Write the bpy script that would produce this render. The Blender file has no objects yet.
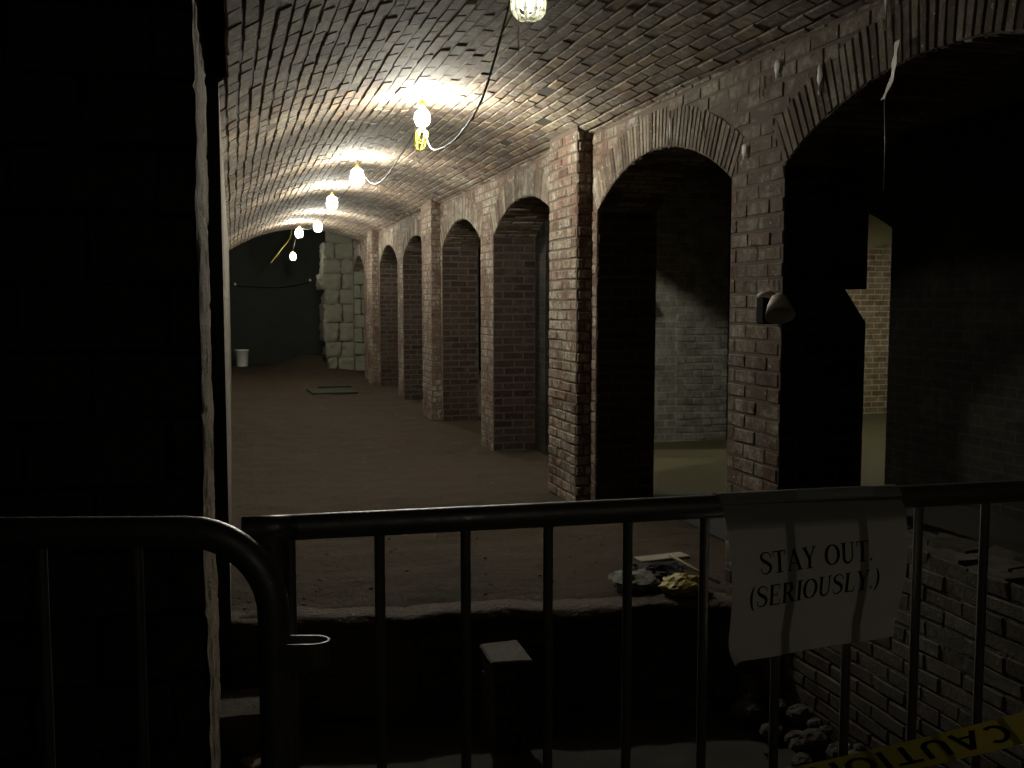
import bpy, math, random
from mathutils import Vector, Matrix, noise
R = random.Random(7)
scn = bpy.context.scene
COL = scn.collection
PI = math.pi

# ------------------------------------------------------------------ materials
def new_mat(name):
    m = bpy.data.materials.new(name); m.use_nodes = True
    nt = m.node_tree; nt.nodes.clear()
    out = nt.nodes.new('ShaderNodeOutputMaterial')
    b = nt.nodes.new('ShaderNodeBsdfPrincipled')
    nt.links.new(b.outputs[0], out.inputs[0])
    return m, nt, b, out

def ramp(nt, fac, stops):
    r = nt.nodes.new('ShaderNodeValToRGB')
    el = r.color_ramp.elements
    while len(el) < len(stops): el.new(0.5)
    for e, (p, c) in zip(el, stops):
        e.position = p; e.color = (c[0], c[1], c[2], 1) if not isinstance(c, (int, float)) else (c, c, c, 1)
    nt.links.new(fac, r.inputs[0]); return r.outputs[0]

def nz(nt, scale, detail=4, rough=.6, vec=None, obj=True):
    n = nt.nodes.new('ShaderNodeTexNoise')
    n.inputs['Scale'].default_value = scale; n.inputs['Detail'].default_value = detail
    n.inputs['Roughness'].default_value = rough
    if vec is None:
        t = nt.nodes.new('ShaderNodeTexCoord'); vec = t.outputs['Object']
    nt.links.new(vec, n.inputs['Vector']); return n.outputs['Fac']

def mixc(nt, fac, a, b, mode='MIX'):
    m = nt.nodes.new('ShaderNodeMix'); m.data_type = 'RGBA'; m.blend_type = mode
    for sock, v in ((m.inputs[0], fac), (m.inputs[6], a), (m.inputs[7], b)):
        if hasattr(v, 'is_linked'): nt.links.new(v, sock)
        elif isinstance(v, (int, float)): sock.default_value = v
        else: sock.default_value = (v[0], v[1], v[2], 1)
    return m.outputs[2]

def bump(nt, b, h, strength=.5, dist=.01):
    n = nt.nodes.new('ShaderNodeBump'); n.inputs['Strength'].default_value = strength
    n.inputs['Distance'].default_value = dist
    nt.links.new(h, n.inputs['Height']); nt.links.new(n.outputs[0], b.inputs['Normal'])

def brick_mat(name, stops, eff=(.6, .62, .55), eff_lo=.56, eff_hi=.72, grime=(.05, .045, .035), eff_scale=2.2, spots=.8):
    m, nt, b, _ = new_mat(name)
    a = nt.nodes.new('ShaderNodeAttribute'); a.attribute_name = 'rnd'
    c = ramp(nt, a.outputs['Fac'], stops)
    f1 = ramp(nt, nz(nt, 14, 5, .7), [(.3, .55), (.75, 1.25)])
    c = mixc(nt, 1.0, c, f1, 'MULTIPLY')
    # pale salt bloom, patchy, with finer spots
    e = ramp(nt, nz(nt, eff_scale, 6, .75), [(eff_lo, 0), (eff_hi, 1)])
    e2 = ramp(nt, nz(nt, 30, 3, .6), [(.4, .25), (.65, 1)])
    e3 = nt.nodes.new('ShaderNodeMath'); e3.operation = 'MULTIPLY'
    nt.links.new(e, e3.inputs[0]); nt.links.new(e2, e3.inputs[1])
    c = mixc(nt, e3.outputs[0], c, eff)
    s = ramp(nt, nz(nt, 45, 2, .5), [(.70, 0), (.74, spots)])
    c = mixc(nt, s, c, (.5, .48, .42))
    g = ramp(nt, nz(nt, 1.3, 4, .6), [(.52, 0), (.75, .7)])
    c = mixc(nt, g, c, grime)
    nt.links.new(c, b.inputs['Base Color']); b.inputs['Roughness'].default_value = .92
    b.inputs['Specular IOR Level'].default_value = .2
    bump(nt, b, nz(nt, 60, 4, .7), .6, .006)
    return m

def plain_mat(name, c1, c2=None, rough=.9, scale=12, metal=0, bs=.4, bd=.004, spec=.3, detail=5):
    m, nt, b, _ = new_mat(name)
    c2 = c2 or tuple(x * .6 for x in c1)
    n = nz(nt, scale, detail, .65)
    nt.links.new(mixc(nt, n, c1, c2), b.inputs['Base Color'])
    b.inputs['Roughness'].default_value = rough; b.inputs['Metallic'].default_value = metal
    b.inputs['Specular IOR Level'].default_value = spec
    bump(nt, b, nz(nt, scale * 4, 4, .6), bs, bd)
    return m

def flat_brick_mat(name, c1, c2, mortar, axes='YZ', rough=.92, eff=.35):
    m, nt, b, _ = new_mat(name)
    t = nt.nodes.new('ShaderNodeTexCoord'); s = nt.nodes.new('ShaderNodeSeparateXYZ')
    nt.links.new(t.outputs['Object'], s.inputs[0])
    cb = nt.nodes.new('ShaderNodeCombineXYZ')
    nt.links.new(s.outputs[axes[0]], cb.inputs[0]); nt.links.new(s.outputs[axes[1]], cb.inputs[1])
    k = nt.nodes.new('ShaderNodeTexBrick')
    k.inputs['Scale'].default_value = 1; k.inputs['Brick Width'].default_value = .21
    k.inputs['Row Height'].default_value = .073; k.inputs['Mortar Size'].default_value = .008
    k.inputs['Mortar Smooth'].default_value = .3
    k.inputs['Color1'].default_value = (*c1, 1); k.inputs['Color2'].default_value = (*c2, 1)
    k.inputs['Mortar'].default_value = (*mortar, 1)
    nt.links.new(cb.outputs[0], k.inputs['Vector'])
    c = mixc(nt, 1.0, k.outputs['Color'], ramp(nt, nz(nt, 9, 5, .7), [(.3, .5), (.7, 1.3)]), 'MULTIPLY')
    c = mixc(nt, ramp(nt, nz(nt, 2.5, 5, .7), [(.5, 0), (.7, eff)]), c, (.5, .5, .42))
    nt.links.new(c, b.inputs['Base Color']); b.inputs['Roughness'].default_value = rough
    b.inputs['Specular IOR Level'].default_value = .2
    inv = nt.nodes.new('ShaderNodeMath'); inv.operation = 'SUBTRACT'; inv.inputs[0].default_value = 1
    nt.links.new(k.outputs['Fac'], inv.inputs[1])
    bump(nt, b, inv.outputs[0], .8, .008)
    return m

M = {}
M['vault'] = brick_mat('vault_brick', [(0, (.14, .095, .068)), (.35, (.20, .14, .10)), (.65, (.155, .118, .11)), (1, (.29, .20, .125))],
                       eff=(.38, .35, .27), eff_lo=.45, eff_hi=.65, grime=(.10, .075, .055), eff_scale=1.6, spots=.4)
M['vault_mortar'] = plain_mat('sooty_mortar', (.035, .028, .02), (.10, .085, .065), scale=9)
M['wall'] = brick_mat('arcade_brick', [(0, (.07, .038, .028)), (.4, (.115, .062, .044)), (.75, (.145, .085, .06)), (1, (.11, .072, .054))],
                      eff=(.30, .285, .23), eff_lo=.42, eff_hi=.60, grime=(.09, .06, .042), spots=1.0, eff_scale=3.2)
M['ring'] = brick_mat('arch_ring_brick', [(0, (.09, .062, .046)), (.5, (.14, .105, .078)), (1, (.27, .225, .175))],
                      eff=(.42, .41, .36), eff_lo=.5, eff_hi=.7, grime=(.10, .075, .05))
M['jamb'] = brick_mat('shaded_jamb_brick', [(0, (.032, .019, .016)), (.5, (.05, .029, .023)), (1, (.06, .04, .032))],
                      eff=(.11, .10, .08), eff_lo=.55, eff_hi=.8, grime=(.06, .035, .025), spots=.2)  # wall brick darkened, the jambs' shade is put into the colour
M['mortar'] = plain_mat('lime_mortar', (.115, .085, .062), (.06, .042, .032), scale=14)
M['near'] = brick_mat('rough_reveal_brick', [(0, (.13, .10, .075)), (.5, (.17, .135, .105)), (1, (.21, .17, .13))],
                      eff=(.26, .23, .18), eff_lo=.5, eff_hi=.7, grime=(.10, .06, .04), spots=.3)
M['sill'] = brick_mat('sill_brick', [(0, (.06, .048, .04)), (.5, (.085, .07, .058)), (1, (.115, .10, .08))], eff=(.17, .16, .135), eff_lo=.5, eff_hi=.7, grime=(.05, .04, .035), spots=.3)
M['left'] = flat_brick_mat('left_wall_brick', (.17, .14, .09), (.11, .085, .06), (.09, .08, .06), 'YZ')
M['nearwall'] = flat_brick_mat('near_wall_brick', (.10, .085, .07), (.07, .06, .05), (.06, .055, .05), 'XZ')
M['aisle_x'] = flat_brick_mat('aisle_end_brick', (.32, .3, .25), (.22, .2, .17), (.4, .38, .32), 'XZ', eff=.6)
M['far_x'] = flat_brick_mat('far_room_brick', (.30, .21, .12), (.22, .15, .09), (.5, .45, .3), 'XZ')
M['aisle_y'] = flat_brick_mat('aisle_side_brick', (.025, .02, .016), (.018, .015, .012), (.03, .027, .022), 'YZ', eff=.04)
M['jamb_mortar'] = plain_mat('dim_mortar', (.085, .078, .06), (.045, .04, .032), scale=8)
M['board'] = plain_mat('dark_board', (.022, .023, .013), (.015, .015, .01), scale=5)
M['band'] = plain_mat('yellowed_plaster', (.38, .33, .17), (.28, .24, .12), scale=4)
M['lip'] = plain_mat('pale_packed_earth', (.085, .062, .045), (.05, .036, .027), scale=10, bs=.8, bd=.02)
M['lit_pale'] = plain_mat('lit_pale_floor', (.13, .115, .055), (.08, .07, .035), scale=3)  # pale yellowish tone, lamplight on the side room floors put into the colour
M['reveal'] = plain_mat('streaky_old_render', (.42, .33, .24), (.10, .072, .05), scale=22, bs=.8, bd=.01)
M['shade_dark'] = plain_mat('shade_dark_surface', (.03, .028, .024), (.018, .016, .014), scale=5)  # near black, shade put into the colour of near wall and aisle floor
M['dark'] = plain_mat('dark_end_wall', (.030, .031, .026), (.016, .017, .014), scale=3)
M['dirt'] = None
M['stone'] = plain_mat('rough_stone', (.18, .175, .13), (.10, .095, .07), scale=6, bs=.8, bd=.02)
M['pitstone'] = plain_mat('pit_masonry', (.10, .085, .07), (.05, .045, .04), scale=7, bs=.7, bd=.015)
M['cement'] = plain_mat('dusty_cement', (.05, .046, .038), (.032, .029, .024), scale=5)
M['steel'] = None
M['plaster'] = plain_mat('dingy_plaster', (.09, .08, .06), (.05, .045, .035), scale=4)
M['yellow'] = plain_mat('yellow_plastic', (.62, .55, .06), (.5, .42, .04), rough=.45, bs=.05)
M['black'] = plain_mat('black_rubber', (.006, .006, .006), (.01, .01, .009), rough=.95, spec=.1, bs=.1)
M['cable'] = plain_mat('dark_cable', (.03, .028, .02), (.05, .045, .03), rough=.6, bs=.1)
M['yellowcable'] = plain_mat('yellow_cable', (.5, .42, .05), (.3, .25, .04), rough=.6, bs=.1)
M['string'] = plain_mat('pale_string', (.6, .55, .45), (.45, .4, .3), bs=.1)
M['whiteplastic'] = plain_mat('white_bucket_plastic', (.62, .62, .56), (.5, .5, .45), rough=.5, bs=.1)
M['palemetal'] = plain_mat('pale_enamel', (.55, .48, .42), (.40, .35, .30), rough=.6, bs=.15)
M['cloth'] = plain_mat('dark_cloth', (.015, .013, .02), (.03, .025, .03), bs=.4)
M['rag'] = plain_mat('pale_rag', (.19, .19, .16), (.12, .12, .10), bs=.4)
M['bag'] = plain_mat('yellow_bag', (.28, .23, .02), (.18, .14, .015), rough=.5, bs=.3)
M['wood'] = plain_mat('pale_wood', (.3, .25, .19), (.2, .17, .13), bs=.2)
M['ink'] = plain_mat('black_ink', (.006, .006, .006), (.008, .008, .008), rough=.8, bs=0)

def dirt():
    m, nt, b, _ = new_mat('packed_dirt')
    c = ramp(nt, nz(nt, 1.4, 6, .65), [(.3, (.030, .023, .014)), (.5, (.054, .038, .023)), (.7, (.044, .027, .019))])
    c = mixc(nt, ramp(nt, nz(nt, 22, 5, .7), [(.35, .6), (.7, 0)]), c, (.035, .026, .018))
    c = mixc(nt, ramp(nt, nz(nt, 70, 2, .5), [(.72, 0), (.78, .5)]), c, (.16, .13, .10))
    nt.links.new(c, b.inputs['Base Color']); b.inputs['Roughness'].default_value = .95
    b.inputs['Specular IOR Level'].default_value = .15
    bump(nt, b, nz(nt, 18, 8, .75), .9, .03)
    return m
M['dirt'] = dirt()

def steel():
    m, nt, b, _ = new_mat('dark_worn_steel')
    n = nz(nt, 20, 5, .7)
    nt.links.new(mixc(nt, n, (.17, .165, .16), (.28, .25, .23)), b.inputs['Base Color'])
    b.inputs['Metallic'].default_value = .75
    nt.links.new(ramp(nt, nz(nt, 35, 4, .6), [(.3, .38), (.7, .6)]), b.inputs['Roughness'])
    bump(nt, b, nz(nt, 90, 3, .6), .15, .002)
    return m
M['steel'] = steel()

def paper(name, col, trans, rough=.8):
    m, nt, b, out = new_mat(name)
    n = nz(nt, 25, 3, .5)
    c = mixc(nt, n, col, tuple(x * .88 for x in col))
    nt.links.new(c, b.inputs['Base Color']); b.inputs['Roughness'].default_value = rough
    b.inputs['Specular IOR Level'].default_value = .2
    t = nt.nodes.new('ShaderNodeBsdfTranslucent'); nt.links.new(c, t.inputs[0])
    mx = nt.nodes.new('ShaderNodeMixShader'); mx.inputs[0].default_value = trans
    nt.links.new(b.outputs[0], mx.inputs[1]); nt.links.new(t.outputs[0], mx.inputs[2])
    nt.links.new(mx.outputs[0], out.inputs[0])
    return m
M['paper'] = paper('printed_paper', (.5, .45, .4), .10)
M['tape'] = paper('yellow_tape', (.6, .5, .08), .35, .4)
M['guard'] = paper('white_guard_plastic', (.9, .9, .82), .5, .4)
M['yguard'] = paper('yellow_guard_plastic', (.8, .75, .08), .4, .4)

def emit(name, col, s):
    m = bpy.data.materials.new(name); m.use_nodes = True; nt = m.node_tree; nt.nodes.clear()
    o = nt.nodes.new('ShaderNodeOutputMaterial'); e = nt.nodes.new('ShaderNodeEmission')
    e.inputs[0].default_value = (*col, 1); e.inputs[1].default_value = s
    nt.links.new(e.outputs[0], o.inputs[0]); return m

# ------------------------------------------------------------------ mesh building
class MB:
    def __init__(s): s.v = []; s.f = []; s.r = []; s.m = []; s.sm = []
    def face(s, pts, r=.5, mi=0, smooth=False):
        n = len(s.v); s.v += [tuple(p) for p in pts]; s.f.append(tuple(range(n, n + len(pts))))
        s.r.append(r); s.m.append(mi); s.sm.append(smooth)
    def mesh(s, vs, fs, r=.5, mi=0, smooth=False):
        n = len(s.v); s.v += [tuple(p) for p in vs]
        for f in fs:
            s.f.append(tuple(i + n for i in f)); s.r.append(r); s.m.append(mi); s.sm.append(smooth)
    def box(s, a, b, r=.5, mi=0):
        x0, y0, z0 = a; x1, y1, z1 = b
        vs = [(x0,y0,z0),(x1,y0,z0),(x1,y1,z0),(x0,y1,z0),(x0,y0,z1),(x1,y0,z1),(x1,y1,z1),(x0,y1,z1)]
        s.mesh(vs, [(3,2,1,0),(4,5,6,7),(0,1,5,4),(1,2,6,5),(2,3,7,6),(3,0,4,7)], r, mi)
    def bbox(s, a, b, ch=.004, M4=None, r=.5, mi=0, jit=0, rnd=R):
        """chamfered box"""
        x0, y0, z0 = a; x1, y1, z1 = b
        vs = []; c = ch
        for x, sx in ((x0, 1), (x1, -1)):
            for y, sy in ((y0, 1), (y1, -1)):
                for z, sz in ((z0, 1), (z1, -1)):
                    j = [rnd.uniform(-jit, jit) for _ in range(3)]
                    for k in range(3):
                        p = [x + sx * c, y + sy * c, z + sz * c]; p[k] = (x, y, z)[k]
                        vs.append(Vector((p[0] + j[0], p[1] + j[1], p[2] + j[2])))
        I = lambda ix, iy, iz, k: (ix * 4 + iy * 2 + iz) * 3 + k
        fs = []
        for k in range(3):
            o = [i for i in range(3) if i != k]
            for e in (0, 1):
                q = []
                for a1, a2 in ((0, 0), (1, 0), (1, 1), (0, 1)):
                    ix = [0, 0, 0]; ix[k] = e; ix[o[0]] = a1; ix[o[1]] = a2
                    q.append(I(*ix, k))
                fs.append(q)
        for k in range(3):
            o = [i for i in range(3) if i != k]
            for a1 in (0, 1):
                for a2 in (0, 1):
                    i0 = [0, 0, 0]; i0[o[0]] = a1; i0[o[1]] = a2; i1 = list(i0); i1[k] = 1
                    fs.append([I(*i0, o[0]), I(*i1, o[0]), I(*i1, o[1]), I(*i0, o[1])])
        for ix in (0, 1):
            for iy in (0, 1):
                for iz in (0, 1): fs.append([I(ix, iy, iz, k) for k in range(3)])
        if M4 is not None: vs = [M4 @ v for v in vs]
        cen = sum(vs, Vector()) / len(vs)
        out = []
        for f in fs:
            p = [vs[i] for i in f]; n = (p[1] - p[0]).cross(p[2] - p[0])
            fc = sum(p, Vector()) / len(p)
            out.append(f if n.dot(fc - cen) > 0 else f[::-1])
        s.mesh(vs, out, r, mi)
    def tube(s, pts, rad, seg=10, closed=False, caps=True, r=.5, mi=0):
        pts = [Vector(p) for p in pts]; n = len(pts)
        rads = rad if isinstance(rad, (list, tuple)) else [rad] * n
        base = len(s.v); up = None
        for i, p in enumerate(pts):
            if closed: t = pts[(i + 1) % n] - pts[i - 1]
            else: t = pts[min(i + 1, n - 1)] - pts[max(i - 1, 0)]
            t.normalize()
            if up is None:
                up = Vector((0, 0, 1)) if abs(t.z) < .9 else Vector((1, 0, 0))
            a = (up - t * up.dot(t)).normalized(); up = a; b = t.cross(a)
            for k in range(seg):
                an = 2 * PI * k / seg
                s.v.append(tuple(p + (a * math.cos(an) + b * math.sin(an)) * rads[i]))
        for i in range(n if closed else n - 1):
            j = (i + 1) % n
            for k in range(seg):
                k2 = (k + 1) % seg
                s.f.append((base + i*seg + k, base + i*seg + k2, base + j*seg + k2, base + j*seg + k))
                s.r.append(r); s.m.append(mi); s.sm.append(True)
        if caps and not closed:
            s.f.append(tuple(base + k for k in range(seg))[::-1]); s.r.append(r); s.m.append(mi); s.sm.append(False)
            s.f.append(tuple(base + (n-1)*seg + k for k in range(seg))); s.r.append(r); s.m.append(mi); s.sm.append(False)
    def lathe(s, prof, seg=16, M4=None, r=.5, mi=0):
        base = len(s.v)
        for rad, z in prof:
            for k in range(seg):
                a = 2 * PI * k / seg; p = Vector((rad * math.cos(a), rad * math.sin(a), z))
                s.v.append(tuple(M4 @ p if M4 else p))
        for i in range(len(prof) - 1):
            for k in range(seg):
                k2 = (k + 1) % seg
                s.f.append((base+i*seg+k, base+i*seg+k2, base+(i+1)*seg+k2, base+(i+1)*seg+k))
                s.r.append(r); s.m.append(mi); s.sm.append(True)
    def blob(s, c, rx, ry, rz, seg=10, rings=7, amp=.2, seed=0, r=.5, mi=0, freq=2.0, smooth=False):
        c = Vector(c); base = len(s.v)
        def P(d):
            k = 1 + amp * noise.noise(Vector(d) * freq + Vector((seed * 7.1, seed * 3.3, seed)))
            return (c.x + d[0]*rx*k, c.y + d[1]*ry*k, c.z + d[2]*rz*k)
        s.v.append(P((0, 0, -1)))
        for i in range(1, rings):
            ph = -PI/2 + PI * i / rings
            for k in range(seg):
                a = 2*PI*k/seg; s.v.append(P((math.cos(ph)*math.cos(a), math.cos(ph)*math.sin(a), math.sin(ph))))
        s.v.append(P((0, 0, 1))); top = len(s.v) - 1
        def add(f): s.f.append(f); s.r.append(r); s.m.append(mi); s.sm.append(smooth)
        for k in range(seg):
            k2 = (k+1) % seg
            add((base, base+1+k2, base+1+k))
            for i in range(rings-2):
                add((base+1+i*seg+k, base+1+i*seg+k2, base+1+(i+1)*seg+k2, base+1+(i+1)*seg+k))
            add((base+1+(rings-2)*seg+k, base+1+(rings-2)*seg+k2, top))
    def grid(s, fn, nu, nv, r=.5, mi=0, smooth=True, flip=False):
        base = len(s.v)
        for j in range(nv + 1):
            for i in range(nu + 1): s.v.append(tuple(fn(i / nu, j / nv)))
        for j in range(nv):
            for i in range(nu):
                a = base + j*(nu+1) + i; q = (a, a+1, a+nu+2, a+nu+1)
                s.f.append(q[::-1] if flip else q); s.r.append(r); s.m.append(mi); s.sm.append(smooth)
    def build(s, name, mats, parent=None, origin=None):
        me = bpy.data.meshes.new(name)
        o = Vector(origin) if origin is not None else Vector((0, 0, 0))
        me.from_pydata([(v[0]-o.x, v[1]-o.y, v[2]-o.z) for v in s.v], [], s.f)
        for m in (mats if isinstance(mats, (list, tuple)) else [mats]): me.materials.append(m)
        me.polygons.foreach_set('material_index', s.m)
        me.polygons.foreach_set('use_smooth', s.sm)
        at = me.attributes.new('rnd', 'FLOAT', 'FACE'); at.data.foreach_set('value', s.r)
        me.update()
        ob = bpy.data.objects.new(name, me); COL.objects.link(ob)
        if parent is not None: ob.parent = parent
        if origin is not None: ob.location = o
        return ob

def empty(name, loc=(0, 0, 0), rz=0):
    o = bpy.data.objects.new(name, None); COL.objects.link(o)
    o.location = loc; o.rotation_euler = (0, 0, rz); o.empty_display_size = .1; return o

def tag(o, label=None, cat=None, group=None, kind=None):
    if label: o['label'] = label
    if cat: o['category'] = cat
    if group: o['group'] = group
    if kind: o['kind'] = kind
    return o

def lay(mb, f, iv, v0, v1, bw=.21, bh=.073, gap=.011, h=.008, hr=.004, jit=.003, mi=0, skip=0.0, rnd=R, inset=.006, start=0, gu=None, gj=0):
    """bricks in running bond over the surface f(u, v, d); iv(v) gives the solid u intervals of a course"""
    gu = gap if gu is None else gu
    n = max(1, int(round((v1 - v0) / bh))); bh = (v1 - v0) / n
    for c in range(n):
        gc = gap * (1 + gj * rnd.uniform(-.7, 1.0)**3)
        va, vb = v0 + c*bh + gc/2, v0 + (c+1)*bh - gc/2
        off = (bw/2 if c % 2 else 0) + rnd.uniform(-.01, .01)
        for (a, b) in iv((va + vb) / 2):
            u = start + math.floor((a - start) / bw) * bw - bw + off
            while u < b:
                ua, ub = max(u + gu/2, a + .001), min(u + bw - gu/2, b - .001)
                u += bw
                if ub - ua < .025 or rnd.random() < skip: continue
                d = h + rnd.uniform(-hr, hr)
                j = lambda k=1.0: rnd.uniform(-jit, jit) * k
                tilt = [d + rnd.uniform(-hr, hr) * .5 for _ in range(4)]
                o = [(ua + j(), va + j()), (ub + j(), va + j()), (ub + j(), vb + j()), (ua + j(), vb + j())]
                cu, cv = (ua+ub)/2, (va+vb)/2
                inn = []
                for (x, y) in o:
                    inn.append((x + (inset if x < cu else -inset) + j(.5), y + (inset if y < cv else -inset) + j(.5)))
                vs = [f(x, y, -.004) for x, y in o] + [f(x, y, t) for (x, y), t in zip(inn, tilt)]
                mb.mesh(vs, [(4,5,6,7), (0,1,5,4), (1,2,6,5), (2,3,7,6), (3,0,4,7)], rnd.random(), mi)

# ------------------------------------------------------------------ dimensions
XR, XP, XB = 2.42, 2.31, 2.86         # arcade face, pilaster face, arcade back face
XL = -.035
SPR, RISE = 2.06, .28
TOP = 2.63
PIT = -.5
def vault_circle():
    (x1, y1), (x2, y2), (x3, y3) = (XL, 2.40), (1.2, 2.83), (XR, 2.61)
    a = x1*(y2-y3) - y1*(x2-x3) + x2*y3 - x3*y2
    b = (x1*x1+y1*y1)*(y3-y2) + (x2*x2+y2*y2)*(y1-y3) + (x3*x3+y3*y3)*(y2-y1)
    c = (x1*x1+y1*y1)*(x2-x3) + (x2*x2+y2*y2)*(x3-x1) + (x3*x3+y3*y3)*(x1-x2)
    cx, cy = -b/(2*a), -c/(2*a); return cx, cy, math.hypot(x1-cx, y1-cy)
VX, VZ, VR = vault_circle()
VEND = 19.9
YBACK = -2.6
PIL = [1.38, 6.6, 11.85, 17.1]
ARCH = []                              # (near Y, far Y)
for k in (1, 2, 3):
    P = PIL[k]
    ARCH.append((P-2.02, P-.1)); ARCH.append((P-4.52, P-2.52))
ARCH += [(19.05, 20.75), (17.75, 18.5)]
ARCH.sort()
def edge_y(x): return 4.62 - .145 * x + .02 * math.sin(x * 7)

# ------------------------------------------------------------------ ceiling vault
aL = math.atan2(XL - .03 - VX, 2.40 - VZ); aR = math.atan2(XR + .02 - VX, 2.61 - VZ)
aL = math.asin((XL - .03 - VX) / VR); aR = math.asin((XR + .03 - VX) / VR)
def vault(u, v, d):
    a = aL + v / VR
    w = .006 * math.sin(u * 2.1) + .008 * noise.noise(Vector((u * 1.5, v * 2, 0)))
    return (VX + (VR - d - w) * math.sin(a), u, VZ + (VR - d - w) * math.cos(a))
arcl = VR * (aR - aL)
mb = MB()
v0c = VR * (math.asin((.005 - VX) / VR) - aL)
mb.grid(lambda i, j: vault(4.6 + i * (VEND - 4.6), j * arcl, 0), 90, 24, 0, 1)
mb.grid(lambda i, j: vault(YBACK + i * (4.6 - YBACK), v0c + j * (arcl - v0c), 0), 40, 24, 0, 1)
# the dark end face of the vault
mb.grid(lambda i, j: (lambda a: (VX + (VR + j * .5) * math.sin(a), VEND, VZ + (VR + j * .5) * math.cos(a)))(aL + i * (aR - aL)), 24, 1, 0, 1)
rv = random.Random(3)
lay(mb, vault, lambda v: [(2.2 if v > v0c else 4.6, VEND)], 0, arcl, bw=.205, bh=.072, gap=.008, gu=.003, h=.0055, hr=.0035, jit=.0045, rnd=rv, skip=.008, inset=.006, gj=1.3)
ceiling = tag(mb.build('ceiling', [M['vault'], M['vault_mortar']]), 'long low brick barrel vault over the passage', kind='structure')

# ------------------------------------------------------------------ right arcade wall
def circ(w): return (w*w + RISE*RISE) / (2*RISE)
def solid(z, ring=True):
    """solid Y intervals of the arcade at height z"""
    holes = []
    for a, b in ARCH:
        w = (b - a) / 2; c = (a + b) / 2; r = circ(w) if w > .6 else None
        rise = RISE if w > .6 else RISE * .8
        r = (w*w + rise*rise) / (2*rise); cz = SPR + rise - r
        rr = r + (.22 if ring else 0)
        if z < SPR: hw = w
        else:
            q = rr*rr - (z - cz)**2
            if q <= 0: continue
            hw = min(math.sqrt(q), (z - cz) * w / (SPR - cz))
            if not ring: hw = math.sqrt(q) if q > 0 else 0
        holes.append((c - hw, c + hw))
    out = []; cur = 1.0
    for a, b in sorted(holes):
        if a > cur: out.append((cur, a))
        cur = max(cur, b)
    out.append((cur, 21.2)); return out
mb = MB()
def arcade_front(u, v, d): return (XR - d, u, v)
# base faces
ys = [YBACK]
for (a, b) in ARCH: ys += [a, b]
ys.append(24.1)
for i in range(0, len(ys), 2):
    a, b = ys[i], ys[i+1]
    mb.face([(XR, a, -.7), (XR, a, 2.95), (XR, b, 2.95), (XR, b, -.7)], 0, 1)
    if i == 2:                              # added notch in the pier's back corner, imitates a patch of light
        z0, z1, yc, xc = 1.35, 1.505, a + .30, XB - .115
        for (ya, yb, za, zb) in ((a, b, -.7, z0), (a, b, z1, 2.95), (yc, b, z0, z1)):
            mb.face([(XB, ya, za), (XB, yb, za), (XB, yb, zb), (XB, ya, zb)], 0, 1)
        mb.face([(XR, a, -.7), (XB, a, -.7), (XB, a, z0), (xc, a, z1), (XB, a, z1), (XB, a, SPR), (XR, a, SPR)], 0, 1)
        mb.face([(xc, a, z1), (XB, a, z1), (XB, yc, z1), (xc, yc, z1)], 0, 1)
        mb.face([(XB, a, z0), (xc, a, z1), (xc, yc, z1), (XB, yc, z0)], 0, 1)
        mb.face([(xc, yc, z1), (XB, yc, z1), (XB, yc, z0)], 0, 1)
    else:
        mb.face([(XB, a, -.7), (XB, a, 2.95), (XB, b, 2.95), (XB, b, -.7)], 0, 1)
        mb.face([(XR, a, -.7), (XB, a, -.7), (XB, a, SPR), (XR, a, SPR)], 0, 1)
    mb.face([(XR, b, -.7), (XB, b, -.7), (XB, b, SPR), (XR, b, SPR)], 0, 1)
RINGS = []
for (a, b) in ARCH:
    w = (b-a)/2; c = (a+b)/2; rise = RISE if w > .6 else RISE*.8
    r = (w*w + rise*rise)/(2*rise); cz = SPR + rise - r; am = math.asin(w/r)
    N = 20
    for k in range(N):
        t0, t1 = -am + 2*am*k/N, -am + 2*am*(k+1)/N
        p0 = (c + r*math.sin(t0), cz + r*math.cos(t0)); p1 = (c + r*math.sin(t1), cz + r*math.cos(t1))
        for X in (XR, XB):
            mb.face([(X, p0[0], p0[1]), (X, p1[0], p1[1]), (X, p1[0], 2.95), (X, p0[0], 2.95)], 0, 1)
        mb.face([(XR, p0[0], p0[1]), (XB, p0[0], p0[1]), (XB, p1[0], p1[1]), (XR, p1[0], p1[1])], 0, 1)
    mb.face([(XR, a, -.7), (XB, a, -.7), (XB, b, -.7), (XR, b, -.7)], 0, 1)
    RINGS.append((c, r, cz, am))
lay(mb, arcade_front, lambda z: solid(z), PIT, 2.66, rnd=R, h=.003, hr=.0025, skip=.004, gap=.007)
wall_right = tag(mb.build('wall_right', [M['wall'], M['mortar']]), 'old brick arcade wall of low arches on the right', kind='structure')
# arch rings of brick on edge
for n, (c, r, cz, am) in enumerate(RINGS):
    mb = MB()
    def ringf(u, v, d, c=c, r=r, cz=cz): # u radial, v along
        t = v / (r + .11); return (XR - .003 - d, c + (r + u) * math.sin(t), cz + (r + u) * math.cos(t))
    s0 = am * (r + .11)
    def intra(u, v, d, c=c, r=r, cz=cz):
        t = v / (r + .11); return (XR + u, c + (r - d) * math.sin(t), cz + (r - d) * math.cos(t))
    lay(mb, ringf, lambda v: [(0.0, .225)], -s0, s0, bw=1.0, bh=.048, gap=.004, h=.0025, hr=.002, start=-.1)
    for q in range(len(mb.v)): pass
    lay(mb, intra, lambda v: [(0.004, .44)], -s0, s0, bw=.22, bh=.062, gap=.01, h=.005, hr=.003)
    mb.build('arch_ring', [M['ring']], wall_right)
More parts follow.
